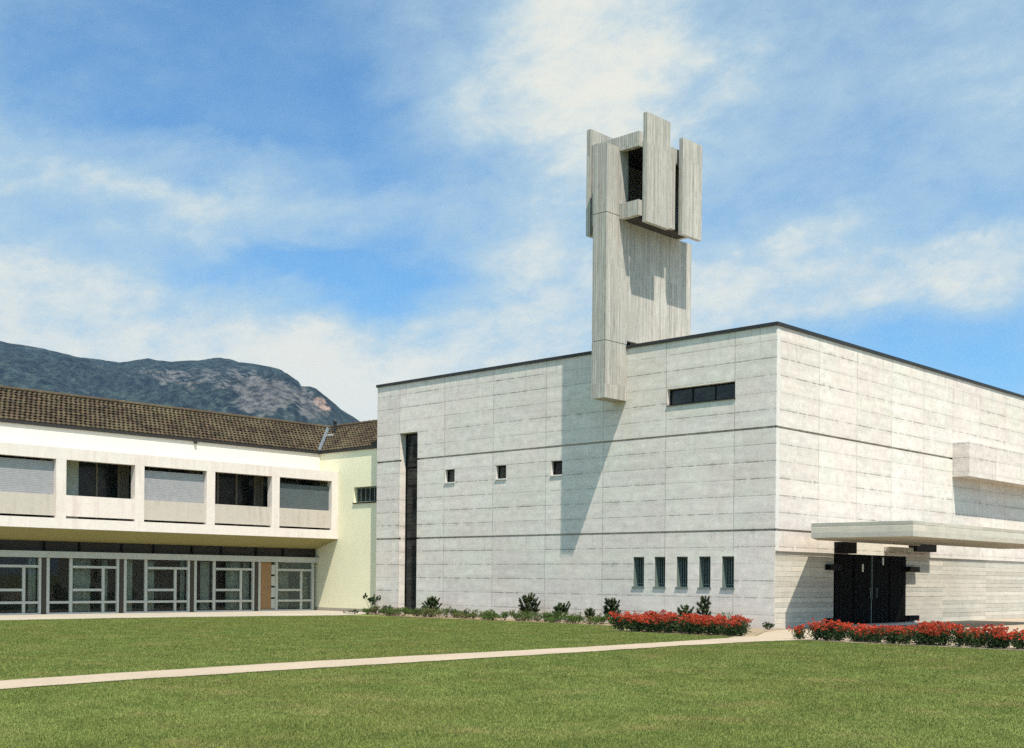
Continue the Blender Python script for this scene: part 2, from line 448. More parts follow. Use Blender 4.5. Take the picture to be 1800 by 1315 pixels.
bedpoly = wob([(-18.6, -1.2), (-15.4, -2.1), (-12, -2.15), (-7, -2.0), (-4.8, -2.3), (-2.7, -3.4), (-2.5, -5.3), (2.2, -5.45), (2.3, -4.7), (1.0, -2.2), (.5, -.35), (.5, .3), (-18.6, .3)], .06, 8)
sheet('flower_bed_soil', bedpoly, .002, MAT['soil'])
sheet('forecourt', [(1.05, -2.2), (2.32, -4.7), (2.22, -5.62), (4.3, -5.66), (7, -5.72), (11, -5.7), (16, -5.6), (40, -5.6), (40, 32), (-1, 32), (-1, .35), (.52, .32), (.52, -.35)], .006, MAT['path'])
fr_ = wob([(x - .07, y) for x, y in PATH_L], .05) + list(reversed(wob([(x + .1, y) for x, y in PATH_L], .02)))
sheet('path_verge', fr_, .0085, MAT['soil'])
path = wob(PATH_L, .035) + list(reversed(wob(PATH_R, .05)))
sheet('path', path, .010, MAT['path'])

# turf blades: uncountable
def in_path(x, y):
    yl = np.array([p[1] for p in PATH_L])[::-1]; xl = np.array([p[0] for p in PATH_L])[::-1]
    yr = np.array([p[1] for p in PATH_R])[::-1]; xr = np.array([p[0] for p in PATH_R])[::-1]
    j = .13 * rng.random(len(x)) ** 2.2 * (.4 + .6 * np.sin(y * 2.3 + np.sin(y * 5.1)) ** 2)
    return (x > np.interp(y, yl, xl) + j - .01) & (x < np.interp(y, yr, xr) - j) & (y < -5.4)
def on_lawn(x, y):
    back = np.interp(x, [-18.4, -17.6, -15.3, -12.2, -7, -4.8, -2.7, -2.6, 2.1, 2.2, 60], [-6.0, -3.7, -2.55, -2.2, -2.05, -2.35, -3.4, -5.35, -5.5, -5.62, -5.66])
    left = np.where(y > -12, np.interp(y, [-12, -6.2, -3.6], [-18.85, -18.25, -17.6]), -18.85)
    return (y < back + .03) & (x > left) & ~in_path(x, y)
def grass():
    N = 1900000
    dist = 8.5 + 41 * rng.random(N) ** 1.35
    ang = np.radians(rng.uniform(-32, 31, N))
    x = CAM.x + dist * (FWD.x * np.cos(ang) + RGT.x * np.sin(ang)); y = CAM.y + dist * (FWD.y * np.cos(ang) + RGT.y * np.sin(ang))
    k = on_lawn(x, y); x, y, dist = x[k], y[k], dist[k]
    n = len(x)
    keep = rng.random(n) < .7; x, y, dist = x[keep], y[keep], dist[keep]; n = len(x)
    h = rng.uniform(.010, .026, n) * (1 + .5 * (np.sin(x * 1.7 + 2 * np.sin(y * .9)) * np.sin(y * 1.3 + x * .4)) * .5)
    w = rng.uniform(.0035, .0065, n) * np.clip(dist / 16, .8, 2.2)
    az = rng.uniform(0, 2 * np.pi, n); lean = rng.uniform(.1, .9, n) * h; la = rng.uniform(0, 2 * np.pi, n)
    co = np.zeros((n, 3, 3), np.float32)
    co[:, 0, 0] = x - np.cos(az) * w; co[:, 0, 1] = y - np.sin(az) * w
    co[:, 1, 0] = x + np.cos(az) * w; co[:, 1, 1] = y + np.sin(az) * w
    co[:, 2, 0] = x + np.cos(la) * lean; co[:, 2, 1] = y + np.sin(la) * lean; co[:, 2, 2] = h
    co[:, :2, 2] = -.006
    me = bpy.data.meshes.new('grass'); me.vertices.add(n * 3); me.loops.add(n * 3); me.polygons.add(n)
    me.vertices.foreach_set('co', co.ravel()); me.loops.foreach_set('vertex_index', np.arange(n * 3, dtype=np.int32))
    me.polygons.foreach_set('loop_start', np.arange(0, n * 3, 3, dtype=np.int32)); me.update()
    tag(link('grass', me, MAT['blade']), 'short mown grass blades covering the lawn on both sides of the path', 'grass', kind='stuff')
grass()

# ------------------------------------------------------------------ mountain
def mountain():
    prof = [(-60, .215), (-45, .20), (-35, .19), (-28, .183), (-23.02, .1761), (-20.17, .1704), (-18.81, .1672), (-18.09, .1663), (-17.24, .169), (-16.87, .1708), (-15.88, .1691), (-14.76, .1711), (-14.26, .1738), (-13.76, .1748), (-13.25, .1734), (-12.87, .171), (-12.1, .1703), (-11.33, .1686), (-10.94, .167), (-10.55, .1623), (-10.16, .1575), (-10.03, .1534), (-9.64, .1537), (-9.38, .1524), (-8.85, .1454), (-8.19, .1355), (-7.34, .1267), (-6.6, .1163), (-4, .085), (0, .05), (6, .03), (14, .012), (20, .004)]
    A = np.array(prof); na, nr = 620, 90
    az = np.linspace(-52, 18, na); RC = 2900.
    crest = 1.5 + RC * np.interp(az, A[:, 0], A[:, 1])
    t = np.concatenate([np.linspace(0, 1, 66), 1 + np.linspace(.02, .5, nr - 66)])
    V = np.zeros((na, nr, 3)); rock = np.zeros((na, nr)); scar = np.zeros((na, nr))
    for i in range(na):
        a = math.radians(az[i]); d = FWD * math.cos(a) + RGT * math.sin(a)
        for j in range(nr):
            tt = t[j]; r = 1500 + (RC - 1500) * tt
            q = Vector((d.x * r, d.y * r, 0))
            big_ = mnoise.fractal(q * .0019, .9, 2.1, 5)
            fine = mnoise.fractal(q * .012 + Vector((5, 2, 1)), .8, 2.2, 4)
            if tt <= 1:
                base = tt ** .86
                edge = min(1., (1 - tt) * 5) * min(1., tt * 6)
                z = crest[i] * base + edge * (big_ * 75 + fine * 16) + (1 - edge) * fine * 4.5 * min(1., tt * 6)
                z = min(z, 1.5 + (crest[i] - 1.5) * (r / RC) + 3.2 * fine)   # slopes stay under the skyline
            else:
                z = crest[i] * (1 - (tt - 1) * 1.3) + fine * 5
            V[i, j] = (CAM.x + d.x * r, CAM.y + d.y * r, z)
            e = (z - 1.5) / r
            g = lambda a0, sa, e0, se: math.exp(-((az[i] - a0) / sa) ** 2 - ((e - e0) / se) ** 2)
            rock[i, j] = .5 * g(-13.4, 1.9, .160, .010) + .62 * g(-11.2, 1.3, .148, .014) + .42 * g(-15.8, 1.2, .158, .008) + .5 * g(-9.6, .8, .135, .012) + .38 * g(-12.2, 1.6, .138, .012) + .3 * g(-19, 3, .155, .009) + .22 * g(-14, 6, .145, .02)
            scar[i, j] = 1.1 * g(-9.2, .36, .1425, .006) + .9 * g(-8.8, .3, .1365, .005)
    idx = np.arange(na * nr).reshape(na, nr)
    f = np.stack([idx[:-1, :-1], idx[1:, :-1], idx[1:, 1:], idx[:-1, 1:]], -1).reshape(-1, 4)
    me = bpy.data.meshes.new('mountain'); me.from_pydata(V.reshape(-1, 3).tolist(), [], f.tolist())
    for nm, arr in (('rock', rock), ('scar', scar)):
        at = me.attributes.new(nm, 'FLOAT', 'POINT'); at.data.foreach_set('value', arr.ravel().astype(np.float32))
    me.polygons.foreach_set('use_smooth', [True] * len(me.polygons))
    tag(link('mountain', me, MAT['mountain']), kind='structure')
mountain()

# ------------------------------------------------------------------ church
church = tag(empty('church', (-9.7, 6, 0)), 'pale grey concrete church block with a bell tower rising from its long windowed side', 'church')
XL, YB, H = -19.38, 30., 9.55
uvL = lambda u, z: ((u + 1.55) / 2.733, (z - 3.13) / .5417)
uvR = lambda u, z: ((u - .07) / 2.58 + 20, (z - 3.13) / .5417)
w = MB()
SQ = [(-15.15, -14.61), (-12.31, -11.77), (-9.47, -8.93)]
SL = [(-5.62, -5.15), (-4.71, -4.25), (-3.79, -3.33), (-2.88, -2.42), (-1.98, -1.51)]
GR = .035
holesL = [(-17.92, -16.82, -.2, 7.5, .4, False), (-4.23, -1.53, 7.41, 7.96, .22, False)]
holesL += [(a, b, 5.3, 5.84, .2, False) for a, b in SQ] + [(a, b, 1.25, 2.3, .3, False) for a, b in SL]
gro = []
for gz in (3.13, 6.37):
    gro += [(XL, -17.92, gz - GR, gz + GR, .09, True), (-16.82, 0., gz - GR, gz + GR, .09, True)]
facade(w, 'x', 0., -1, XL, 0., -.2, H, holesL + gro, uvL)
holesR = [(0.02, YB, -.2, 2.46, .05, False), (0., YB, 3.13 - GR, 3.13 + GR, .09, True), (0., YB, 6.37 - GR, 6.37 + GR, .09, True)]
facade(w, 'y', 0., 1, 0., YB, -.2, H, holesR, uvR)
facade(w, 'y', XL, -1, 0., YB, -.2, H, [], uvR)
facade(w, 'x', YB, 1, XL, 0., -.2, H, [], uvL)
w.face([(XL, 0, 9.4), (0, 0, 9.4), (0, YB, 9.4), (XL, YB, 9.4)])
w.build('wall', MAT['panel'], church)
# the plain cast strip on the corner
m = MB(); m.box(0.0, .004, 0.03, .20, 2.47, 3.09); m.box(0., .004, .03, .20, 3.17, 6.33); m.box(0., .004, .03, .20, 6.41, 9.5)
m.build('corner_strip', MAT['sill'], church)
# black roof edge
m = MB(); o_ = .05
m.box(XL - o_, o_, -o_, .25, H, 9.66); m.box(-.25, o_, .25, YB, H, 9.66); m.box(XL - o_, XL + .25, .25, YB, H, 9.66); m.box(XL + .25, -.25, YB - .25, YB, H, 9.66)
m.build('roof_edge', MAT['metal'], church)
# board-marked lower wall of the entrance front
m = MB()
for a, b in ((.02, 3.8), (9.17, YB)):
    m.face([(-.05, a, -.2), (-.05, b, -.2), (-.05, b, 2.46), (-.05, a, 2.46)], [(-.2, a), (-.2, b), (2.46, b), (2.46, a)])
for yy, s in ((3.8, 1), (9.17, -1)):
    m.face([(-.05, yy, -.2), (-.5, yy, -.2), (-.5, yy, 2.46), (-.05, yy, 2.46)], [(-.2, 0), (-.2, .4), (2.46, .4), (2.46, 0)])
m.face([(-.05, 3.8, 2.46), (-.05, 9.17, 2.46), (-.5, 9.17, 2.46), (-.5, 3.8, 2.46)])
m.build('entrance_wall', MAT['porch'], church)
# windows of the long side
def church_window(name, a, b, c, d, dep, bars_v=(), bars_h=(), t=.025, sill=True, lead=0):
    g = MB(); y = dep - .04
    for (p, q, r, s) in ((a, a + .05, c, d), (b - .05, b, c, d), (a + .05, b - .05, c, c + .05), (a + .05, b - .05, d - .05, d)):
        g.box(p, q, y - .03, y + .04, r, s)
    for x in bars_v: g.box(x - t, x + t, y - .02, y + .03, c + .05, d - .05)
    for z, tt in bars_h: g.box(a + .05, b - .05, y - .045, y - .022, z - tt, z + tt)
    fr = g.build(name, MAT['steelframe'] if name == 'slit_window' else MAT['darksteel'], church)
    if name == 'slit_window':                                        # sheet-metal lining of the opening
        g = MB(); g.box(a + .002, a + .02, .02, y - .031, c + .032, d - .022); g.box(b - .02, b - .002, .02, y - .031, c + .032, d - .022); g.box(a + .002, b - .002, .02, y - .031, d - .02, d - .002)
        g.build('lining', MAT['steelframe'], fr)
    p = MB(); p.face([(a, y, c), (b, y, c), (b, y, d), (a, y, d)]); p.build('pane', MAT['darkglass'], fr)
    if sill:
        s = MB(); s.box(a - .03, b + .03, -.035, dep - .07, c - .02, c + .03); s.build('sill', MAT['sill'] if name != 'slit_window' else MAT['steelframe'], fr)
    return fr
church_window('tall_window', -17.92, -16.82, -.02, 7.5, .4, (), [(6.09, .04), (5.33, .04), (3.13, .05)] + [(.35 * k, .006) for k in range(1, 21)], sill=False)
for a, b in SQ: church_window('square_window', a, b, 5.3, 5.84, .2)
church_window('long_window', -4.23, -1.53, 7.41, 7.96, .22, (-3.3, -2.4), sill=False)
m = MB(); m.box(-4.25, -1.51, -.04, -.003, 7.38, 7.41); m.build('window_drip', MAT['metal'], church)
for a, b in SL: church_window('slit_window', a, b, 1.25, 2.3, .3, ((a + b) / 2 - .02, a + .12), [(1.38, .012)], t=.014)
# projecting loft on the entrance front
lo = MB()
for f, n in (([(0, 12.95, 5.66), (.66, 12.95, 5.66), (.66, 12.95, 7.0), (0, 12.95, 7.0)], 0), ([(.66, 12.95, 5.66), (.66, 20.5, 5.66), (.66, 20.5, 7.0), (.66, 12.95, 7.0)], 1),
             ([(.66, 20.5, 5.66), (0, 20.5, 5.66), (0, 20.5, 7.0), (.66, 20.5, 7.0)], 0), ([(0, 12.95, 7.0), (.66, 12.95, 7.0), (.66, 20.5, 7.0), (0, 20.5, 7.0)], 2), ([(0, 20.5, 5.66), (.66, 20.5, 5.66), (.66, 12.95, 5.66), (0, 12.95, 5.66)], 2)):
    lo.face(f, [uvR(p[1] if n == 1 else p[0] + 13.3, p[2]) if n < 2 else (p[1] / 2.6, p[0] + .3) for p in f])
lo.build('loft', MAT['panel'], church)
# entrance canopy
m = MB()
m.prism([(1.2, .12), (4.5, .12), (4.5, 14.2), (1.45, 14.2), (1.45, 7.2), (.5, 9.0), (.38, 9.3), (.38, 1.93)], 2.85, 3.3)
can = m.build('canopy', MAT['canopy'], church)
for y0, y1, x1, z0 in ((3.72, 4.62, .36, 2.47), (9.25, 10.95, .3, 2.66)):
    m = MB(); m.box(.003, x1, y0, y1, z0, 2.848 if y0 < 5 else 3.02); m.build('canopy_bracket', MAT['darksteel'], can)
m = MB(); m.box(.003, .2, 7.3, 9.24, 2.62, 2.78); m.build('canopy_beam', MAT['canopy'], can)
# entrance doors
dr = MB(); x = -.06
for a, b in ((3.82, 5.13), (5.15, 6.45), (6.49, 7.8), (7.82, 9.15)):
    dr.box(-.14, -.06, a, b, .02, 2.44)
    n = 4; ww = (b - a - .12) / n
    for k in range(n): dr.box(-.06, -.035, a + .06 + k * ww + .012, a + .06 + (k + 1) * ww - .012, .12, 2.36)
door = dr.build('entrance_door', MAT['darkwood'], church)
m = MB(); m.box(-.034, .0, 6.455, 6.475, .9, 2.42); m.box(-.14, -.034, 6.45, 6.49, .02, 2.44); m.build('door_strip', MAT['steelframe'], door)
for y, z in ((5.78, 1.86), (7.28, 2.12)):
    m = MB(); m.box(-.035, -.01, y - .045, y + .045, z, z + .27); m.build('door_slit', MAT['slit'], door)
for y0, y1 in ((3.22, 3.95), (9.03, 9.85)):
    for z in (.1, 1.9):
        m = MB(); m.box(-.049, .16, y0, y1, z, z + .19); m.build('door_hinge', MAT['darksteel'], door)
m = MB()
for y in (6.25, 6.72):
    m = MB(); m.tube((.04, y, .95), (.04, y, 1.3), .015); m.tube((-.035, y, .98), (.04, y, .98), .012); m.tube((-.035, y, 1.27), (.04, y, 1.27), .012)
    m.build('door_handle', MAT['steelframe'], door)
m = MB(); m.box(.003, .75, 3.9, 9.1, .0, .05); m.build('doorstep', MAT['sill'], church)

# bell tower, standing on the church and part of it
tw = MB()
gz = (9.69, 14.07)
for a, b in ((7.73, gz[0] - .015), (gz[0] + .015, gz[1] - .015), (gz[1] + .015, 16.42)):
    tw.box(-6.59, -5.99, -1.18, 0. if b < 9.8 else -.004, a, b)
for z in gz: tw.box(-6.57, -6.01, -1.16, 0. if z < 9.8 else -.004, z - .015, z + .015)
tower = tw.build('bell_tower', MAT['boards'], church)
m = MB(); m.box(-6.59, -5.99, 0.001, 3.79, 9.83, 13.95); m.build('tower_slab', MAT['boards'], tower)
m = MB(); m.box(-6.5, -6.08, .3, 3.7, 9.41, 9.82); m.build('tower_base', MAT['metal'], tower)
# bell chamber: beams, back and side walls, floor and roof
m = MB()
m.box(-7.23, -6.592, -.5, -.3, 13.95, 16.8)                          # left of the shaft, under the left fin
m.box(-6.592, -5.152, -.5, -.3, 16.43, 16.8); m.box(-5.988, -5.152, -.5, -.3, 16.3, 16.43)
m.box(-5.988, -5.152, -.5, -.3, 13.95, 14.47)
m.build('chamber_beam', MAT['boards'], tower)
m = MB()
m.box(-5.45, -5.29, .6, 1.79, 13.95, 16.82)
m.box(-5.45, -5.29, 2.6, 2.85, 13.95, 16.82); m.box(-5.45, -5.29, 1.79, 2.6, 16.3, 16.82); m.box(-7.23, -5.29, 2.85, 3.0, 13.95, 16.82)
m.box(-7.23, -7.08, -.298, 2.85, 13.95, 16.82)
m.build('chamber_wall', MAT['boards'], tower)
for nm, z0, z1 in (('chamber_floor', 13.97, 14.1), ('chamber_roof', 16.5, 16.68)):
    m = MB(); m.box(-7.07, -5.46, -.29, 2.84, z0, z1); m.build(nm, MAT['inside'], tower)
for x0, x1, y0, y1, z0, z1 in ((-5.15, -4.98, -.28, 1.05, 13.74, 17.47), (-5.15, -4.98, 1.8, 2.98, 13.74, 17.15), (-7.43, -7.25, -.56, 1.2, 13.62, 17.36)):
    m = MB(); m.box(x0, x1, y0, y1, z0, z1); m.build('tower_fin', MAT['boards'], tower)
for y in (.75, 2.66):                                           # short struts that carry the fins
    for z in (14.6, 16.0):
        m = MB(); m.box(-5.291, -5.149, y, y + .14, z, z + .15); m.build('fin_strut', MAT['boards'], tower)

# ------------------------------------------------------------------ parish wing
wing = tag(empty('parish_wing', (-24, -8, 0)), 'cream and yellow two-storey wing with tiled roof and a row of framed upper openings', 'building')
YE, YW = -24., .45
m = MB()
facade(m, 'y', -23.9, 1, YE, YW, 5.9, 7.2, [])
m.face([(-23.9, YE, 0), (-28.2, YE, 0), (-28.2, YE, 7.2), (-23.9, YE, 7.2)])
m.face([(-28.2, YE, 0), (-28.2, 5, 0), (-28.2, 5, 7.2), (-28.2, YE, 7.2)])
m.build('wall', MAT['cream'], wing)
m = MB()
facade(m, 'x', YW, -1, -24.3, -19.39, -.05, 7.2, [(-21.47, -19.6, 4.77, 5.45, .25, False)])
m.build('side_wall', MAT['yellow'], wing)
m = MB(); m.box(-24.1, -19.4, YW - .02, YW - .003, -.02, .14); m.build('plinth', MAT['walk'], wing)
g = MB()
g.box(-21.47, -21.41, .62, .7, 4.77, 5.45); g.box(-21.41, -19.6, .62, .7, 4.77, 4.83); g.box(-21.41, -19.6, .62, .7, 5.39, 5.45)
for k in range(1, 6): g.box(-21.47 + k * .3 - .02, -21.47 + k * .3 + .02, .62, .68, 4.83, 5.39)
wf = g.build('corridor_window', MAT['steelframe'], wing)
p = MB(); p.face([(-21.47, .66, 4.77), (-19.6, .66, 4.77), (-19.6, .66, 5.45), (-21.47, .66, 5.45)]); p.build('pane', MAT['darkglass'], wf)
m = MB(); m.box(-21.5, -19.6, .40, .6, 4.73, 4.768); m.build('sill', MAT['darksteel'], wf)
# gallery: frame, panels, blinds
PITCH = 3.167
BAYS = [(-2.70 - k * PITCH, .08 - k * PITCH) for k in range(8)]
fr = MB(); XF = -22.55
fr.box(XF - .32, XF, YE, .445, 5.75, 6.18); fr.box(XF - .32, XF, YE, .445, 3.2, 3.58)
fr.box(XF - .32, XF, .08, .445, 3.582, 5.748)
for a, b in BAYS: fr.box(XF - .32, XF, a - .39, a, 3.582, 5.748)
fr.build('gallery_frame', MAT['frame'], wing)
m = MB(); m.box(-23.9, XF - .322, YE, .44, 6.1, 6.17); m.build('gallery_roof', MAT['frame'], wing)
m = MB(); m.box(-23.9, XF - .322, YE, .44, 3.42, 3.5); m.build('gallery_floor', MAT['walk'], wing)
gb = MB()
gb.face([(-23.9, YE, 3.5), (-23.9, .44, 3.5), (-23.9, .44, 6.1), (-23.9, YE, 6.1)])
gb.build('gallery_back_wall', MAT['inside2'], wing)
for k, (a, b) in enumerate(BAYS):
    q = MB(); q.box(XF - .16, XF - (.02 if k in (3, 5, 7) else .06), a + .003, b - .003, 3.665, 4.44)
    q.build('parapet_panel', MAT['parapet_w'] if k in (3, 5, 7) else MAT['parapet_b'], wing)
    if k % 2 == 0:
        q = MB(); q.box(XF - .24, XF - .2, a + .01, b - .01, 4.3 + (0, 0, .06, 0, .14, 0, .0, 0)[k], (5.5, 0, 5.6, 0, 5.66, 0, 5.45, 0)[k])
        q.build('roller_blind', MAT['blind_d'] if k == 0 else MAT['blind_g'], wing)
    g = MB(); n = 3; d = (b - a) / n
    for i in range(n + 1): g.box(-23.86, -23.8, a + i * d - .04, a + i * d + .04, 3.5, 6.1)
    g.box(-23.86, -23.8, a, b, 4.3, 4.37); g.box(-23.86, -23.8, a, b, 5.95, 6.1)
    f_ = g.build('gallery_window', MAT['inside2'], wing)
    p = MB(); p.face([(-23.84, a, 3.5), (-23.84, b, 3.5), (-23.84, b, 6.1), (-23.84, a, 6.1)]); p.build('pane', MAT['darkglass'], f_)
    if k in (3, 6):
        p = MB(); p.face([(-23.79, a + .2, 3.5), (-23.79, a + 1.1, 3.5), (-23.79, a + 1.1, 6.0), (-23.79, a + .2, 6.0)]); p.build('curtain', MAT['curtain'], f_)
m = MB(); m.face([(XF - .01, YE, 3.197), (-24.1, YE, 2.77), (-24.1, .445, 2.77), (XF - .01, .445, 3.197)]); m.build('soffit', MAT['soffit'], wing)
# ground floor
m = MB(); m.box(-24.2, -23.9, YE, .44, 2.14, 2.38); m.build('lintel_beam', MAT['woodframe'], wing)
p = MB(); p.face([(-24.16, YE, 2.38), (-24.16, .44, 2.38), (-24.16, .44, 2.77), (-24.16, YE, 2.77)]); cl = p.build('clerestory', MAT['browndark'], wing)
for a, b in BAYS:
    for q in (a - .07, a + 1.33):
        g = MB(); g.box(-24.155, -24.1, q - .03, q + .03, 2.382, 2.765); g.build('mullion', MAT['darksteel'], cl)
rm = MB()                                                            # the room behind
rm.face([(-26.5, YE, 0), (-26.5, .44, 0), (-26.5, .44, 2.8), (-26.5, YE, 2.8)])
rm.face([(-26.5, YE, .0), (-24.3, YE, .0), (-24.3, .44, .0), (-26.5, .44, .0)]); rm.face([(-26.5, YE, 2.79), (-26.5, .44, 2.79), (-24.17, .44, 2.79), (-24.17, YE, 2.79)])
rm.build('room', MAT['inside2'], wing)
for k, (a_, b_) in enumerate(BAYS):
    y0, y1 = -2.62 - k * PITCH, .26 - k * PITCH                    # clear width between the piers
    d = y0 + .89; e = y0 + 2.22
    pr = MB(); pr.box(-24.22, -24.02, y0 - .30, y0 - .1, -.02, 2.138); pr.build('pier', MAT['pier'], wing)
    g = MB(); X0, X1 = -24.16, -24.06
    g.box(X0, X1 + .04, y0 - .11, y0 + .02, -.02, 2.138); g.box(X0, X1 + .04, y1 - .11, y1 + .01, -.02, 2.138)
    g.box(X0, X1, d - .06, d + .06, .06, 2.138)
    g.box(X0 + .005, X1 - .005, e - .055, e + .055, .06, 1.755)
    g.box(X0, X1 + .03, d + .06, y1 - .11, 1.755, 1.85)
    g.box(X0, X1 + .03, d + .06, e - .055, .87, .965)
    g.box(X0 + .003, X1 + .027, d + .06, y1 - .11, .40, .49)
    if k: g.box(X0 + .003, X1 + .027, y0 + .02, d - .06, .40, .49)
    wd = g.build('lounge_window', MAT['woodframe'], wing)
    s = MB(); s.box(X0 - .01, X1 + .03, y0 - .09, y1, -.03, .055); s.build('sill', MAT['sill'], wd)
    p = MB(); p.face([(-24.12, y0 if k else d, .05), (-24.12, y1, .05), (-24.12, y1, 2.14), (-24.12, y0 if k else d, 2.14)]); p.build('pane', MAT['glass'], wd)
    if k == 0:
        dd = MB(); dd.box(-24.16, -24.1, y0 + .005, y0 + .62, .06, 2.13); do = dd.build('side_door', MAT['doorbrown'], wing)
        h_ = MB(); h_.tube((-24.1, y0 + .54, 1.02), (-24.04, y0 + .54, 1.02), .015); h_.tube((-24.045, y0 + .54, 1.02), (-24.045, y0 + .43, 1.02), .013); h_.build('door_handle', MAT['zinc'], do)
        dd = MB()
        for z in range(4): dd.box(-24.15, -24.09, y0 + .625, d - .05, .1 + z * .5, .52 + z * .5)
        dd.build('letter_box_panel', MAT['woodframe'], wing)
    spans = [[(y0 + .05, y0 + .3), (d + .1, d + .55)], [(y0 + .4, y0 + .8), (d + .75, e + .1), (e + .3, e + .56)], [(y0 + .05, y0 + .42), (d + .1, d + .5), (e + .4, e + .56)], [(d + .1, d + .95), (e + .1, e + .3)], [(y0 + .1, y0 + .75), (e + .3, e + .56)]][k % 5] if k else [(d + .1, d + .8), (e + .25, e + .55)]
    for s0, s1 in spans:                                             # curtains drawn part-way, folded
        c = MB()
        n = max(3, int((s1 - s0) / .07)); ys = np.linspace(s0, s1, n + 1)
        xs_ = [-24.34 + (.035 if q % 2 else -.035) for q in range(n + 1)]
        for q in range(n):
            c.face([(xs_[q], ys[q], .08), (xs_[q + 1], ys[q + 1], .08), (xs_[q + 1], ys[q + 1], 2.1), (xs_[q], ys[q], 2.1)])
        c.build('curtain', MAT['curtain'], wd)
# tiled roof
RD, EZ, RZ = 2.25, 7.18, 8.62
def roof_plane(mb, P, sfun, s_far, nrow=11, tile=.2):
    """P(s, t, h): s along the eave, t 0..1 up the slope, h above it; sfun(t) = where the valley cuts"""
    sub = 6
    for r in range(nrow):
        for (t0, t1, h0, h1) in ((r / nrow, (r + 1) / nrow, .045, .0),):
            s_lo = s_far; k0 = int(math.floor(s_far / tile * sub)); k = k0
            s_end0, s_end1 = sfun(t0), sfun(t1)
            cur = s_far; ks = []
            while cur < max(s_end0, s_end1):
                ks.append(cur); cur = (k + 1) * tile / sub; k += 1
            ks.append(cur)
            ph_ = random.uniform(-.06, .06); lift = [random.uniform(-.006, .010) for _ in range(400)]
            wv = lambda s: .024 * math.cos(2 * math.pi * (s / tile + .5 * (r % 2) + ph_)) + lift[int(math.floor(s / tile + .5 * (r % 2))) % 400]
            for a, b in zip(ks, ks[1:]):
                a0, b0, a1, b1 = min(a, s_end0), min(b, s_end0), min(a, s_end1), min(b, s_end1)
                if b0 - a0 < 1e-5 and b1 - a1 < 1e-5: continue
                q = [P(a0, t0, h0 + wv(a)), P(b0, t0, h0 + wv(b)), P(b1, t1, h1 + wv(b)), P(a1, t1, h1 + wv(a))]
                ua, ub = a / tile + .5 * (r % 2), b / tile + .5 * (r % 2)
                mb.face(q, [(ua + .001, r + .05), (ub - .001, r + .05), (ub - .001, r + .95), (ua + .001, r + .95)])
                mb.face([P(a0, t0, -.03), P(b0, t0, -.03), P(b0, t0, h0 + wv(b)), P(a0, t0, h0 + wv(a))], [(ua, r + .02)] * 4)
sl = math.hypot(RD, RZ - EZ); nx, nz = (RZ - EZ) / sl, RD / sl
rf = MB()
roof_plane(rf, lambda s, t, h: (-23.86 - RD * t + h * nx, s, EZ + (RZ - EZ) * t + h * nz), lambda t: .41 + RD * t - .05, YE - .3)
roof_plane(rf, lambda s, t, h: (s * -1, .41 + RD * t - h * nx, EZ + (RZ - EZ) * t + h * nz), lambda t: 23.86 + RD * t - .05, 19.40)
roof = rf.build('roof', MAT['tiles'], wing)
m = MB(); m.face([(-23.86 - 2 * RD, YE - .3, EZ), (-23.86 - 2 * RD, 6, EZ), (-23.86 - RD, 6, RZ), (-23.86 - RD, YE - .3, RZ)])
m.face([(-19.4, .41 + RD, RZ), (-23.86 - RD, .41 + RD, RZ), (-28, .41 + 2 * RD, EZ), (-19.4, .41 + 2 * RD, EZ)])
m.build('rear_slope', MAT['tiles'], roof)
m = MB()                                                             # ridge caps
y = YE - .3
while y < .41 + RD - .1:
    m.tube((-23.86 - RD, y, RZ + .02), (-23.86 - RD, min(y + .36, .46 + RD), RZ + .035), .085, .1); y += .34
x = -19.42
while x > -23.86 - RD + .05:
    m.tube((x, .41 + RD, RZ + .02), (max(x - .36, -23.86 - RD), .41 + RD, RZ + .035), .085, .1); x -= .34
m.build('ridge', MAT['tiles'], roof)
m = MB()                                                             # valley flashing
c0, c1 = Vector((-23.86, .41, EZ + .03)), Vector((-23.86 - RD, .41 + RD, RZ + .03)); nrm = Vector((.09, .09, 0)); up = Vector((0, 0, .075))
m.face([c0 - Vector((0, .11, 0)) + up, c0, c1, c1 - Vector((0, .11, 0)) + up]); m.face([c0, c0 + Vector((.11, 0, 0)) + up, c1 + Vector((.11, 0, 0)) + up, c1])
m.build('valley_flashing', MAT['zinc'], roof)
m = MB(); m.box(-23.895, -23.83, YE - .3, .385, EZ - .12, EZ - .005); m.box(-23.89, -19.4, .385, .445, EZ - .121, EZ - .004)
m.build('gutter', MAT['gutter'], wing)
m = MB(); m.tube((-24.95, 2.1, 8.15), (-24.95, 2.1, 8.78), .075); m.tube((-24.95, 2.1, 8.78), (-24.95, 2.1, 8.85), .13, .1); m.build('vent_pipe', MAT['metal'], roof)
m = MB(); m.box(-25.25, -24.7, 1.8, 1.83, 8.09, 8.17); m.build('vent_flashing', MAT['sill'], roof)
m = MB(); m.tube((-23.87, -6.0, 7.03), (-23.78, -6.0, 7.0), .06); m.build('overflow_pipe', MAT['metal'], wing)

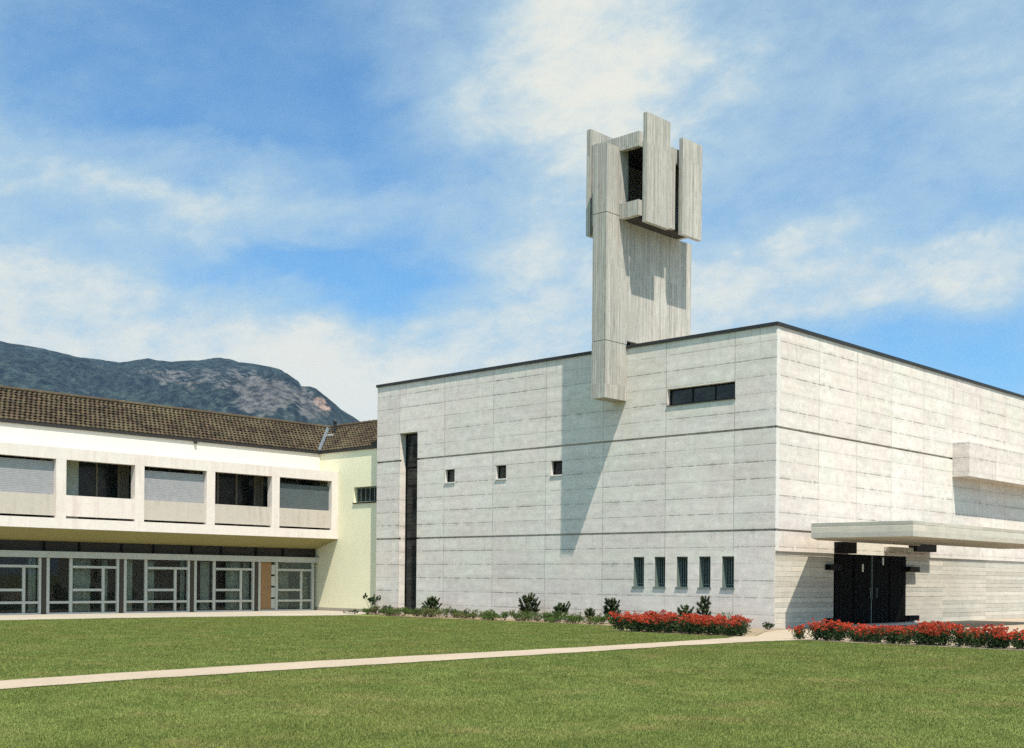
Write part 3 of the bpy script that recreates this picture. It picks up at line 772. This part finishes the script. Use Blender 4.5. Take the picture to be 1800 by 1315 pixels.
# ------------------------------------------------------------------ planting
def leaf_mesh(name, pts, size, mat, normal_up=.5, aspect=1.6, r=rng):
    """many small folded leaf faces at the given points"""
    n = len(pts); d = r.normal(size=(n, 3)); d[:, 2] = np.abs(d[:, 2]) * normal_up + d[:, 2] * (1 - normal_up); d /= np.linalg.norm(d, axis=1)[:, None]
    t = np.cross(d, r.normal(size=(n, 3))); t /= np.linalg.norm(t, axis=1)[:, None]; b = np.cross(d, t)
    s = (size * r.uniform(.6, 1.3, n))[:, None]
    p = np.asarray(pts)
    co = np.stack([p - t * s * aspect, p + b * s * .7 + d * s * .15, p + t * s * aspect, p - b * s * .7 + d * s * .15], 1).reshape(-1, 3)
    f = np.arange(4 * n).reshape(-1, 4)
    me = bpy.data.meshes.new(name); me.from_pydata(co.tolist(), [], f.tolist()); me.materials.append(mat)
    return me

def rose_proto(seed):
    r = np.random.default_rng(seed)
    hgt = r.uniform(.40, .47)
    st = MB(); tips = []
    for k in range(9):
        a = r.uniform(0, 2 * np.pi); rad = r.uniform(.05, .27); top = Vector((rad * math.cos(a), rad * math.sin(a), hgt * r.uniform(.65, 1.)))
        mid = Vector((top.x * .35, top.y * .35, top.z * .5)); base = Vector((top.x * .12, top.y * .12, -.02))
        st.tube(base, mid, .009, .007, 5); st.tube(mid, top, .007, .004, 5); tips.append(top)
    # leaves fill a loose crown around the canes
    pts = []
    for k in range(600):
        t = tips[r.integers(len(tips))]; u = r.uniform(.22, 1.)
        c = Vector((t.x * (.25 + .75 * u), t.y * (.25 + .75 * u), t.z * u))
        pts.append((c.x + r.normal() * .075, c.y + r.normal() * .075, max(.04, c.z * .92 + r.normal() * .04)))
    lm = leaf_mesh('foliage', pts, .022, MAT['rose'], .5, 1.5, r)
    fl = []; cs = []
    for k in range(int(r.integers(54, 66))):
        t = tips[r.integers(len(tips))]; u = r.uniform(.55, 1.12) if k > 14 else 1.08
        c = np.array([t.x * u * 1.15 + r.normal() * .075, t.y * u * 1.15 + r.normal() * .075, t.z * min(u, 1.) + r.uniform(-.01, .05)])
        R = r.choice([.016, .028, .036, .05]) * r.uniform(.8, 1.15)
        for q in range(13):
            v = r.normal(size=3); v /= np.linalg.norm(v); v[2] = abs(v[2]) * .8 + .1 * v[2]
            fl.append(c + v * R)
    fm = leaf_mesh('blossoms', fl, .02, MAT['bloom'], .7, 1.05, r)
    return st.mesh('stem'), lm, fm
protos = [rose_proto(100 + i) for i in range(5)]
for st, lm, fm in protos: st.materials.append(MAT['bark'])
def rose(x, y, i, label, group, s):
    o = empty('rose_bush', (x, y, .004)); tag(o, label, 'rose bush', group)
    o.rotation_euler.z = random.uniform(0, 6.28); o.scale = (s, s, s * random.uniform(.88, 1.12))
    for nm, me in zip(('stem', 'foliage', 'blossoms'), protos[i % 5]):
        c = bpy.data.objects.new(nm, me); COL.objects.link(c); c.parent = o
i = 0
for row, (yy, xa, xb, st) in enumerate(((-5.15, -2.0, 2.3, .34), (-4.7, -1.75, 2.0, .38), (-4.15, -1.4, 1.75, .46))):
    x = xa
    while x <= xb:
        rose(x + random.uniform(-.06, .06), yy + random.uniform(-.1, .1), i, 'red rose bush in the dense bed under the slit windows, left of the path', 'roses in the bed under the slit windows', random.uniform(.88, 1.15)); x += st; i += 1
for row, (yy, xa, xb, st) in enumerate(((-5.42, 4.12, 11.2, .35), (-4.95, 4.5, 11.2, .46))):
    x = xa
    while x <= xb:
        rose(x + random.uniform(-.08, .08), yy + random.uniform(-.08, .08), i + 3, 'red rose bush in the airy row before the dark doors, right of the path', 'roses in the row before the entrance', random.uniform(.82, 1.12)); x += st; i += 1

def dwarf_pine(x, y, height, width, nshoot, seed, label, group, lean=0.):
    r = np.random.default_rng(seed); root = tag(empty('dwarf_pine', (x, y, 0)), label, 'pine', group)
    tk = MB(); V = []; F = []
    def needles(p0, p1, dens):
        d = p1 - p0; L = d.length; d.normalize(); a = d.orthogonal().normalized(); b = d.cross(a)
        for k in range(int(L * dens)):
            u = r.uniform(0, 1); c = p0 + d * (L * u); th = r.uniform(0, 6.283); o = a * math.cos(th) + b * math.sin(th)
            tip = c + (d * r.uniform(.5, 1.) + o * r.uniform(.6, 1.)) * r.uniform(.045, .08); sd = d.cross(o) * .009
            n = len(V); V.extend([c - sd, c + sd, tip]); F.append((n, n + 1, n + 2))
    top = Vector((lean, 0, height))
    tk.tube((0, 0, -.03), top * .6, .022, .014, 6); tk.tube(top * .6, top * .97, .014, .005, 6)
    needles(top * .5, top, 1200)
    for k in range(nshoot):
        u = (k + r.uniform(.1, .9)) / nshoot * .9; a = k * 2.4 + r.uniform(-.5, .5); s0 = top * (.04 + .9 * u)
        L = width * (1.02 - u) ** .8 * r.uniform(.7, 1.15) + .05
        out = Vector((math.cos(a), math.sin(a), r.uniform(.5, 1.3))); m1 = s0 + out * L * .55
        e = m1 + Vector((out.x, out.y, out.z + r.uniform(.35, .9))) * L * .5
        tk.tube(s0, m1, .009, .007, 5); tk.tube(m1, e, .007, .003, 5)
        needles(s0 + (m1 - s0) * .3, m1, 620); needles(m1, e, 1200)
        for q in range(2):
            b0 = s0 + (m1 - s0) * r.uniform(.4, 1.); b1 = b0 + Vector((out.x + r.normal() * .6, out.y + r.normal() * .6, r.uniform(.5, 1.2))) * L * .34
            tk.tube(b0, b1, .005, .003, 5); needles(b0, b1, 1300)
    tk.build('trunk', MAT['bark'], root, True)
    me = bpy.data.meshes.new('crown'); me.from_pydata([tuple(v) for v in V], [], F); link('crown', me, MAT['pine'], root, True)
dwarf_pine(-15.0, -.8, .74, .36, 20, 1, 'broad dwarf pine beside the tall strip window', None)
dwarf_pine(-9.75, -.85, .92, .36, 22, 2, 'tallest pointed dwarf pine standing alone between the strip window and the roses', None)
dwarf_pine(-8.2, -.85, .58, .3, 18, 3, 'small bushy dwarf pine just right of the tallest pine', None)
dwarf_pine(-5.95, -.85, .86, .34, 22, 4, 'upright dwarf pine at the left end of the red rose bed', None, .1)
dwarf_pine(-6.75, -1.0, .45, .2, 8, 5, 'slim dwarf pine sprig beside the pine at the left end of the rose bed', None)
dwarf_pine(-2.05, -1.0, 1.0, .27, 18, 6, 'dark leaning dwarf pine rising behind the red roses under the slit windows', None, .14)
dwarf_pine(-2.75, -.95, .66, .24, 14, 7, 'short dwarf pine half hidden behind the red roses', None)

def shrub(name, x, y, h, w_, n, seed, mat, label, cat, group=None, leaf=.024, stem=.0):
    r = np.random.default_rng(seed); root = tag(empty(name, (x, y, 0)), label, cat, group)
    pts = []
    lobes = [(r.normal() * w_ * .35, r.normal() * w_ * .35, stem + (h - stem) * r.uniform(.35, .75), r.uniform(.35, .6)) for _ in range(7)]
    for k in range(n):
        lx, ly, lz, lr = lobes[r.integers(7)]; v = r.normal(size=3); v /= np.linalg.norm(v); q = r.uniform(.5, 1.) * lr
        pts.append((lx + v[0] * q * w_ * .6, ly + v[1] * q * w_ * .6, max(stem * .9 + .02, min(h * 1.05, lz + v[2] * q * (h - stem) * .62))))
    link('foliage', leaf_mesh('foliage', pts, leaf, mat, .5, 1.5, r), mat, root, True)
    sm = MB()
    for lx, ly, lz, lr in lobes: sm.tube((lx * .15, ly * .15, -.02), (lx, ly, lz), .012, .005, 5)
    sm.build('stem', MAT['bark'], root, True)
shrub('leafy_shrub', -18.72, -.75, .82, .34, 130, 21, MAT['darkshrub'], 'young leafy shrub on thin stems at the corner where church meets yellow wall', 'shrub', None, .05, .3)
shrub('leafy_shrub', -.75, -1.5, .55, .5, 420, 22, MAT['shrub'], 'light green bushy shrub at the right end of the rose bed by the church corner', 'shrub')
shrub('leafy_shrub', .12, -.55, .26, .3, 170, 23, MAT['darkshrub'], 'low dark shrub tucked against the foot of the church corner', 'shrub')
shrub('leafy_shrub', -17.55, -.95, .42, .4, 260, 24, MAT['darkshrub'], 'dark low shrub in front of the tall strip window', 'shrub')
shrub('leafy_shrub', -12.55, -1.35, .36, .36, 260, 25, MAT['darkshrub'], 'round dark shrub in the border below the leftmost small square window', 'shrub')
shrub('leafy_shrub', -18.75, -1.7, .2, .3, 120, 26, MAT['darkshrub'], 'flat dark shrub at the left tip of the border by the walkway', 'shrub')
x = -18.3; k = 0
while x < -3.0:
    yy = np.interp(x, [-18.3, -16, -12, -4], [-1.1, -1.55, -1.65, -1.6]) + random.uniform(-.25, .3)
    kind = random.random()
    if kind < .62:
        shrub('border_plant', x, yy, random.uniform(.22, .42), random.uniform(.36, .6), 420, 300 + k, MAT['shrub'], 'low green ground-cover plant in the border along the church wall', 'plant', 'green plants in the border along the church wall', .02)
    else:
        shrub('border_plant', x, yy, random.uniform(.18, .42), random.uniform(.28, .42), 280, 300 + k, MAT['shrub2'], 'low yellow-green plant in the border along the church wall', 'plant', 'yellow-green plants in the border along the church wall', .02)
    x += random.uniform(.2, .42); k += 1

# ------------------------------------------------------------------ sky, sun, haze
wd = bpy.data.worlds.new('World'); sc.world = wd; wd.use_nodes = True
class W(Mat):
    def __init__(s): s.t = wd.node_tree; s.n = s.t.nodes; s.l = s.t.links
S = W(); bg = S.n['Background']
sky = S.node('ShaderNodeTexSky', sky_type='NISHITA'); sky.sun_disc = False
sky.sun_elevation = math.asin(SUN.z); sky.sun_rotation = math.atan2(SUN.x, SUN.y)
sky.altitude = 500; sky.air_density = 1.; sky.dust_density = .6; sky.ozone_density = 2.5
dirv = S.node('ShaderNodeTexCoord').outputs['Generated']
# cloud cover by compass bearing (degrees right of the forecourt axis) for rows of rising elevation
BEAR = [-60, -26, -20, -13.5, -9.5, -6.5, -3, 0, 4, 9.5, 13, 17, 20.5, 26, 60]
COVER = [
    (6.0,  [.8, .82, .84, .86, .95, .90, .85, .80, .75, .55, .35, .25, .30, .5, .6]),
    (9.5,  [.8, .80, .84, .88, 1.1, 1.0, .78, .76, .78, .50, .20, .10, .12, .4, .6]),
    (11.2, [.7, .66, .92, .70, .98, .66, .66, .74, .78, .66, .36, .22, .28, .5, .6]),
    (13.0, [.6, .78, .82, .68, .38, .14, .46, .82, .66, .86, .78, .80, .78, .7, .6]),
    (14.4, [.5, .62, .66, .36, .02, -.15, .34, .82, .74, .76, .88, .66, .72, .7, .6]),
    (15.6, [.5, .60, .56, .66, .52, .16, .46, .70, .66, .50, .90, .46, .36, .5, .5]),
    (17.0, [.5, .66, .72, .70, .66, .46, .46, .66, .74, .40, .42, .38, .46, .5, .5]),
    (18.4, [.5, .52, .50, .38, .40, .16, .34, .70, .80, .52, .42, .44, .58, .5, .5]),
    (20.2, [.4, .34, .26, .10, .10, .30, .66, .74, .94, .64, .46, .44, .60, .5, .5]),
    (22.2, [.4, .32, .26, .10, .08, .30, .58, .74, 1.0, .70, .48, .46, .64, .5, .5]),
    (26.0, [.4, .34, .30, .16, .14, .34, .56, .72, .92, .55, .40, .40, .52, .5, .5]),
    (50.0, [.6, .6, .6, .6, .6, .6, .6, .6, .6, .6, .6, .6, .6, .6, .6]),
]
dx, dy, dz = S.sep(dirv)
az0 = S.math('DEGREES', S.math('ARCTAN2', S.vmath('DOT_PRODUCT', dirv, tuple(RGT)), S.vmath('DOT_PRODUCT', dirv, tuple(FWD))))
el0 = S.math('DEGREES', S.math('ARCSINE', dz))
bands = S.xyz(S.math('MULTIPLY', az0, .095), S.math('MULTIPLY', S.math('SUBTRACT', el0, S.math('MULTIPLY', az0, .12)), .165), 0.)
w1 = S.noise(bands, 1.3, 5, .6, .3, 1); wr, wg, wb_ = S.sep(w1)
az = S.math('ADD', az0, S.math('MULTIPLY', S.math('SUBTRACT', wr, .5), 7.))
el = S.math('ADD', el0, S.math('MULTIPLY', S.math('SUBTRACT', wg, .5), 5.))
azn = S.math('DIVIDE', S.math('ADD', az, 60.), 120., clamp=True)
cov = None
for k, (e, row) in enumerate(COVER):
    rp = S.node('ShaderNodeValToRGB'); rp.color_ramp.interpolation = 'B_SPLINE'
    while len(rp.color_ramp.elements) < len(row): rp.color_ramp.elements.new(.5)
    for el_, b, v in zip(rp.color_ramp.elements, BEAR, row): el_.position = (b + 60) / 120
    for el_, v in zip(rp.color_ramp.elements, row): el_.color = (v * .8, v * .8, v * .8, 1)
    S.put(rp.inputs[0], azn)
    if cov is None: cov = rp.outputs[0]
    else: cov = S.mix(S.step(el, COVER[k - 1][0], e), cov, rp.outputs[0])
cov = S.math('MULTIPLY', S.sep(cov)[0], 1.25)
n1 = S.noise(bands, 1.9, 8, .58, .25); n2 = S.noise(bands, 5.5, 6, .6, .15); n3 = S.noise(bands, 24., 4, .65)
tex = S.math('ADD', S.math('MULTIPLY', S.math('SUBTRACT', n1, .5), 1.1), S.math('ADD', S.math('MULTIPLY', S.math('SUBTRACT', n2, .5), .62), S.math('MULTIPLY', S.math('SUBTRACT', n3, .5), .22)))
cover = S.math('ADD', S.math('MAXIMUM', cov, .19), S.math('MULTIPLY', tex, S.math('ADD', .22, S.math('MULTIPLY', cov, .5))), clamp=True)
skyc = S.mix(1., sky.outputs[0], (.31, .585, .71), 'MULTIPLY')
cloudc = S.mix(S.step(cover, .55, 1.), (2.15, 2.85, 3.2), (3.85, 3.75, 3.2))
final = S.mix(S.step(cover, .0, .85, 0., .95), skyc, cloudc)
# unseen sky behind the viewer: bright blue fill added to lift the shade
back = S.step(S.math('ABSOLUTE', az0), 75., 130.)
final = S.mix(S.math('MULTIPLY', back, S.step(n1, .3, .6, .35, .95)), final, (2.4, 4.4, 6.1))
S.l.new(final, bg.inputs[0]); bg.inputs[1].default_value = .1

sl_ = bpy.data.lights.new('sun', 'SUN'); sl_.energy = 3.45; sl_.angle = math.radians(.53); sl_.color = (1., .925, .81)
so = bpy.data.objects.new('sun', sl_); COL.objects.link(so); so.rotation_euler = SUN.to_track_quat('Z', 'Y').to_euler(); so.location = (30, -20, 60)

hz = MB(); hz.box(CAM.x - 5200, CAM.x + 5200, CAM.y - 5200, CAM.y + 5200, -1.5, 720)
hm = bpy.data.materials.new('haze_air'); hm.use_nodes = True; nt = hm.node_tree; nt.nodes.clear()
ov = nt.nodes.new('ShaderNodeOutputMaterial'); pv = nt.nodes.new('ShaderNodeVolumePrincipled')
pv.inputs['Color'].default_value = (.45, .68, 1., 1); pv.inputs['Density'].default_value = .00006; pv.inputs['Anisotropy'].default_value = .2
nt.links.new(pv.outputs[0], ov.inputs['Volume'])
tag(hz.build('haze', hm), kind='stuff')

# ------------------------------------------------------------------ camera and view
cd = bpy.data.cameras.new('camera'); cam = bpy.data.objects.new('camera', cd); COL.objects.link(cam); sc.camera = cam
cd.sensor_width = 36; cd.lens = 36 * 2138.7 / 1800; cd.clip_end = 20000; cd.clip_start = .1
cd.shift_x = -.0028; cd.shift_y = (1017.76 - 657.5) / 1800
rot = Matrix.Rotation(YAW, 4, 'Z') @ Matrix.Rotation(math.pi / 2, 4, 'X') @ Matrix.Rotation(.00948, 4, 'Z')
cam.matrix_world = Matrix.Translation(CAM) @ rot
sc.view_settings.view_transform = 'Standard'; sc.view_settings.look = 'None'
sc.view_settings.exposure = 1.25; sc.view_settings.gamma = 1; sc.view_settings.use_curve_mapping = False
sc.render.engine = 'CYCLES'
sc.cycles.use_denoising = False
sc.cycles.max_bounces = 6; sc.cycles.volume_bounces = 0; sc.cycles.transparent_max_bounces = 12
